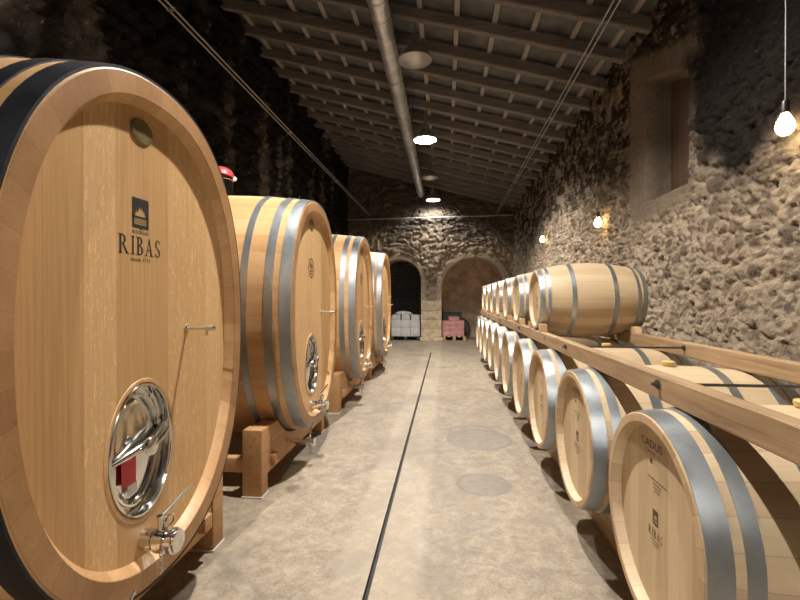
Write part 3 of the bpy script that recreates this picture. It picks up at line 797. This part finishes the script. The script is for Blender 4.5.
ceil = struct(cm.build('ceiling', M['roofboard'], smooth=0))
for i in range(12):
    x = -3.05 + i * .455
    MB().prism([(x - .03, on_roof(x, .0)), (x + .03, on_roof(x, .0)), (x + .03, on_roof(x, .05)), (x - .03, on_roof(x, .05))], YN, YW + .1, 'xz').build('batten', M['roofbatten'], ceil, smooth=0)
y = -3.6
while y < YW - .1:
    wj = random.uniform(.042, .055); hj = random.uniform(.125, .15)
    x0, x1 = XL - .05, XR + .1; skew = random.uniform(-.03, .03)
    m = MB(); n = 14; ring = []
    for i in range(n + 1):
        x = x0 + (x1 - x0) * i / n; q = random.uniform(-.006, .006); yy = y + skew * (i / n - .5) + q
        ring.append([(x, yy - wj, on_roof(x, .05)), (x, yy + wj, on_roof(x, .05)), (x, yy + wj * .95, on_roof(x, .05 + hj * .9) + q), (x, yy + wj * .7, on_roof(x, .05 + hj) + q), (x, yy - wj * .7, on_roof(x, .05 + hj) + q), (x, yy - wj * .95, on_roof(x, .05 + hj * .9) + q)])
    m.v = [v for r in ring for v in r]
    m.f = [(i * 6 + k, i * 6 + (k + 1) % 6, (i + 1) * 6 + (k + 1) % 6, (i + 1) * 6 + k) for i in range(n) for k in range(6)] + [tuple(range(6)), tuple(n * 6 + k for k in range(6))]
    m.build('rafter', M['roofwood'], ceil, smooth=20)
    y += .66

# ------------------------------------------------------------------ duct, cables, lamps
d = thing('ventilation_duct', 'long round galvanised duct hanging under the rafters along the room', 'duct', (0, 0, 4.7))
dp = [(-.74, 1.2, 0), (-.785, 14.35, 0)]
MB().tube([(-.74 - .045 * i / 20, 1.2 + 13.15 * i / 20, 0) for i in range(21)], .115, 28).build('pipe', M['duct'], d)
for i in range(9):
    yy = 1.9 + i * 1.5; x = -.74 - .045 * (yy - 1.2) / 13.15
    MB().lathe([(.115, -.02), (.124, -.018), (.126, 0), (.124, .018), (.115, .02)], 28, 'y', (x, yy, 0), False).build('joint_ring', M['duct'], d)
    m = MB().tube([(x - .13, yy + .3, on_roof(x - .13, .06) - 4.7), (x - .13, yy + .3, 0)] + [(x - .13 * math.cos(a * PI / 8), yy + .3, -.13 * math.sin(a * PI / 8)) for a in range(1, 8)] + [(x + .13, yy + .3, 0), (x + .13, yy + .3, on_roof(x + .13, .06) - 4.7)], .004, 6)
    m.build('hanger', M['wire'], d)
def cable(x0, z0, x1, z1, lab):
    c = thing('overhead_cable', lab, 'cable', (0, 0, 0), 0, 'pairs of overhead cables')
    for k in (-1, 1): MB().tube([(x0 + k * .028, YN + .1, z0), (x1 + k * .028, YW - .02, z1)], .0085, 8).build('strand', M['wire'], c)
    for i in range(6):
        f_ = (i + .5) / 6; x = x0 + (x1 - x0) * f_; y = YN + .1 + (YW - YN) * f_; z = z0 + (z1 - z0) * f_
        MB().box(x - .04, x + .04, y - .012, y + .012, z - .012, z + .012).build('spacer_clip', M['wire'], c)
cable(-2.45, H + 2.53, -2.45, H + 2.66, 'pair of thin grey cables running overhead above the foudres')
cable(1.49, H + 2.72, 1.60, H + 2.64, 'pair of thin grey cables running overhead above the right barrels')
tag(MB().tube([(XL + .05, YW - .14, H + 2.52), (XR - .02, YW - .14, H + 2.585)], .022, 10).build('tie_bar', M['wire']), 'long thin grey bar across the far wall above the arches', 'bar')

def make_lamp(lit, label):
    r = thing('bell_lamp', label, 'ceiling lamp', (0, 0, 0), 0, 'bell lamps hanging along the roof')
    R = .215
    prof = [(R, 0), (R + .004, .004), (R - .01, .04), (R - .055, .11), (R - .13, .17), (.075, .20), (.075, .29), (.055, .31)]
    inn_ = [(R - .003, .002), (R - .016, .04), (R - .062, .105), (R - .135, .162), (.06, .19), (.06, .28)]
    MB().lathe(prof, 36, 'z').lathe([(.018, .31), (.018, .40)], 10, 'z')
    m = MB().lathe(prof, 36, 'z', caps=False); m.build('shade', M['lampshade'], r, smooth=50)
    MB().lathe(inn_, 36, 'z', caps=False).build('reflector', M['reflector'], r, smooth=60)
    MB().lathe([(.055, .308), (.03, .33), (.012, .335), (.012, .70)], 14, 'z').build('stem', M['lampshade'], r)
    MB().lathe([(.004, .155), (.030, .162), (.042, .185), (.042, .21), (.03, .25)], 18, 'z').build('bulb', M['lamp_on'] if lit else M['lamp_off'], r, smooth=60)
    return r
LZl = 4.40
lampY = [(-2.7, True), (2.9, True), (5.72, False), (8.62, True), (11.36, False), (14.0, True)]
on = make_lamp(True, 'lit bell lamp over the aisle just in front of the near foudres'); off = make_lamp(False, 'large unlit bell lamp hanging beside the duct, nearest in view')
on.location = (-.39, 2.9, LZl); off.location = (-.39, 5.72, LZl)
copy_thing(on, (-.39, 8.62, LZl), 'brightly lit bell lamp hanging midway down the room')
copy_thing(on, (-.39, -2.7, LZl), 'lit bell lamp behind the camera position')
copy_thing(off, (-.39, 11.36, LZl), 'small unlit bell lamp between the two lit lamps in view')
copy_thing(on, (-.39, 13.95, LZl), 'lit bell lamp closest to the far wall')
for y, lit in lampY:
    if not lit: continue
    l = bpy.data.lights.new('lamp_light', 'POINT'); l.energy = {-2.7: 600, 2.9: 840, 8.62: 1180}.get(y, 170); l.color = (1., .95, .87); l.shadow_soft_size = .035
    o = bpy.data.objects.new('lamp_light', l); C.objects.link(o); o.location = (-.39, min(y, 13.95), LZl + .125)

def make_pendant(label, loc, top, cord):
    r = thing('pendant_bulb', label, 'pendant lamp', loc, 0, 'bare bulbs hanging along the right wall')
    MB().tube([(0, 0, .10), (0, 0, top - loc[2])], .003, 6).build('cord', cord, r)
    MB().lathe([(.006, .125), (.018, .12), (.022, .10), (.022, .05), (.018, .045)], 16, 'z').build('socket', M['black'], r)
    MB().lathe([(.003, -.085), (.022, -.080), (.040, -.062), (.048, -.035), (.044, -.008), (.030, .02), (.018, .046)], 20, 'z').build('bulb', M['bulb'], r, smooth=60)
    return r
PX = XR - .10
for i, (y, z) in enumerate(((2.92, 1.055), (6.25, 1.02), (9.72, 1.24))):
    make_pendant(('bare warm bulb on a cord nearest the camera by the right wall', 'bare warm bulb glowing on the right wall beyond the niche', 'small bare warm bulb near the right end of the far wall')[i], (PX, y, H + z), roof_z(PX) - .03, M['wire'] if i == 0 else M['black'])

# ------------------------------------------------------------------ arch contents
# stacked bottles in the left arch
m = MB().lathe([(.004, -.006), (.020, -.004), (.032, -.016), (.0365, -.010), (.037, .0), (.037, .19), (.030, .22), (.014, .245), (.014, .30)], 14, 'y')
bt = m.build('wine_bottle', M['bottle'], smooth=60); bt.location = (0, 0, -5)
tag(bt, 'dark wine bottle lying in the stacked wall of bottles inside the left arch', 'bottle', 'bottles stacked in the left arch')
first = True; zz = .82; row = 0; n_b = 0
bw = LA[1] - .03
while zz < LA[2] + LA[1] - .03 and n_b < 290:
    half = bw if zz < LA[2] else math.sqrt(max(0, (LA[1] - .03) ** 2 - (zz - LA[2]) ** 2))
    x = LA[0] - bw + (.0 if row % 2 else .04)
    while x <= LA[0] + bw:
        if abs(x - LA[0]) <= half - .04 and x > -1.93:
            o = bt if first else bt.copy()
            if not first: C.objects.link(o)
            first = False; o.location = (x, YW + .85, zz); n_b += 1
        x += .0835
    zz += .0795; row += 1
rk = struct(MB().box(LA[0] - LA[1] + .01, LA[0] + LA[1] - .01, YW + .80, YW + 1.29, 0, .78, .01).build('trim_3', M['niche']))
# dark backing behind the bottles
# left pallet with white cartons
def pallet(x0, x1, y0, y1, mat, label, h=.13):
    r = thing('pallet', label, 'pallet', ((x0 + x1) / 2, (y0 + y1) / 2, 0)); w, d_ = (x1 - x0) / 2, (y1 - y0) / 2
    for k in range(5):
        a = -w + k * (2 * w - .1) / 4; MB().box(a, a + .1, -d_, d_, h - .02, h, .002).build('deck_board', mat, r)
    for k in (-1, 0, 1): MB().box(k * (w - .05) - .05, k * (w - .05) + .05, -d_, d_, 0, h - .021, .003).build('runner', mat, r)
    return r
pallet(-1.78, -.83, 14.62, 15.3, M['darkpallet'], 'dark pallet on the floor under the white cartons in the left arch')
nb = 0
posl = ('left', 'middle', 'right')
for r_ in range(3):
    for k in range(3):
        if r_ == 2 and k == 0: x0 = -1.70
        x0 = -1.765 + k * .312; hh = .262 if r_ < 2 else .17; z0 = .132 + r_ * .264
        if r_ == 2: x0 += .02
        o = MB().box(x0, x0 + (.305 if r_ < 2 else .27), 14.66 + r_ * .01, 15.2, z0, z0 + hh, .008).build('carton', M['carton'])
        tag(o, 'white carton in the stack in the left arch, %s of the %s layer' % (posl[k], ('bottom', 'middle', 'top')[r_]), 'box', 'white cartons in the left arch'); nb += 1
# crumpled film on top
bm = bmesh.new(); bmesh.ops.create_icosphere(bm, subdivisions=4, radius=1)
for v in bm.verts:
    n_ = fbm(np.array([v.co.x * 4 + 9]), np.array([v.co.y * 4 + v.co.z * 3 + 3]), 4)[0]
    k = .5 + .9 * n_
    v.co = Vector((v.co.x * .30 * k, v.co.y * .22 * k, max(-.012, v.co.z * .10 * k)))
tag(MB().bm(bm).build('plastic_wrap', M['film'], None, (-1.40, 14.93, .845), smooth=0), 'crumpled clear plastic wrap on top of the white cartons', 'plastic wrap')
# right pallet with pink cartons
pallet(-.10, .66, 14.75, 15.6, M['block'], 'small wooden pallet under the pink cartons in the right arch')
for r_ in range(3):
    for k in range(3):
        x0 = -.10 + k * .235 ; hh = .168; z0 = .132 + r_ * .17
        o = MB().box(x0, x0 + .23, 14.8, 15.5, z0, z0 + hh, .006).build('carton', M['pink'])
        tag(o, 'pink carton stacked on the wooden pallet, %s of the %s layer' % (posl[k], ('bottom', 'middle', 'top')[r_]), 'box', 'pink cartons in the right arch')
o = MB().box(.10, .44, 14.9, 15.4, .645, .765, .006).build('carton', M['pink']); tag(o, 'single pink carton set on top of the pink stack', 'box', 'pink cartons in the right arch')
tag(MB().box(-.11, .55, 15.63, 15.69, .0, .86, .01).box(-.11, .55, 15.60, 15.70, .86, .90, .01).build('grey_board', M['greyboard']), 'dark grey board standing behind the pink cartons', 'board')
m = MB().lathe([(.31, -.15), (.345, -.08), (.355, 0), (.345, .08), (.31, .15)], 32, 'y')
tag(m.build('dark_drum', M['greyboard'], None, (.50, 15.90, .356), smooth=40), 'dark round drum lying behind the pink cartons', 'drum')

# ------------------------------------------------------------------ camera and world
cam = bpy.data.cameras.new('camera'); cam.sensor_width = 36; cam.lens = 36 * 450.7 / 800; cam.clip_start = .02
co = bpy.data.objects.new('camera', cam); C.objects.link(co)
co.location = (0, 0, H); co.rotation_euler = (PI / 2 - .0055, 0, .1009)
sc = bpy.context.scene; sc.camera = co
wd = bpy.data.worlds.new('world'); sc.world = wd; wd.use_nodes = True
bg = wd.node_tree.nodes['Background']; bg.inputs[0].default_value = (.5, .55, .65, 1); bg.inputs[1].default_value = .008
vs = sc.view_settings; sc.display_settings.display_device = 'sRGB'
vs.view_transform = 'Standard'; vs.look = 'None'; vs.exposure = 0.12; vs.gamma = 1; vs.use_curve_mapping = False
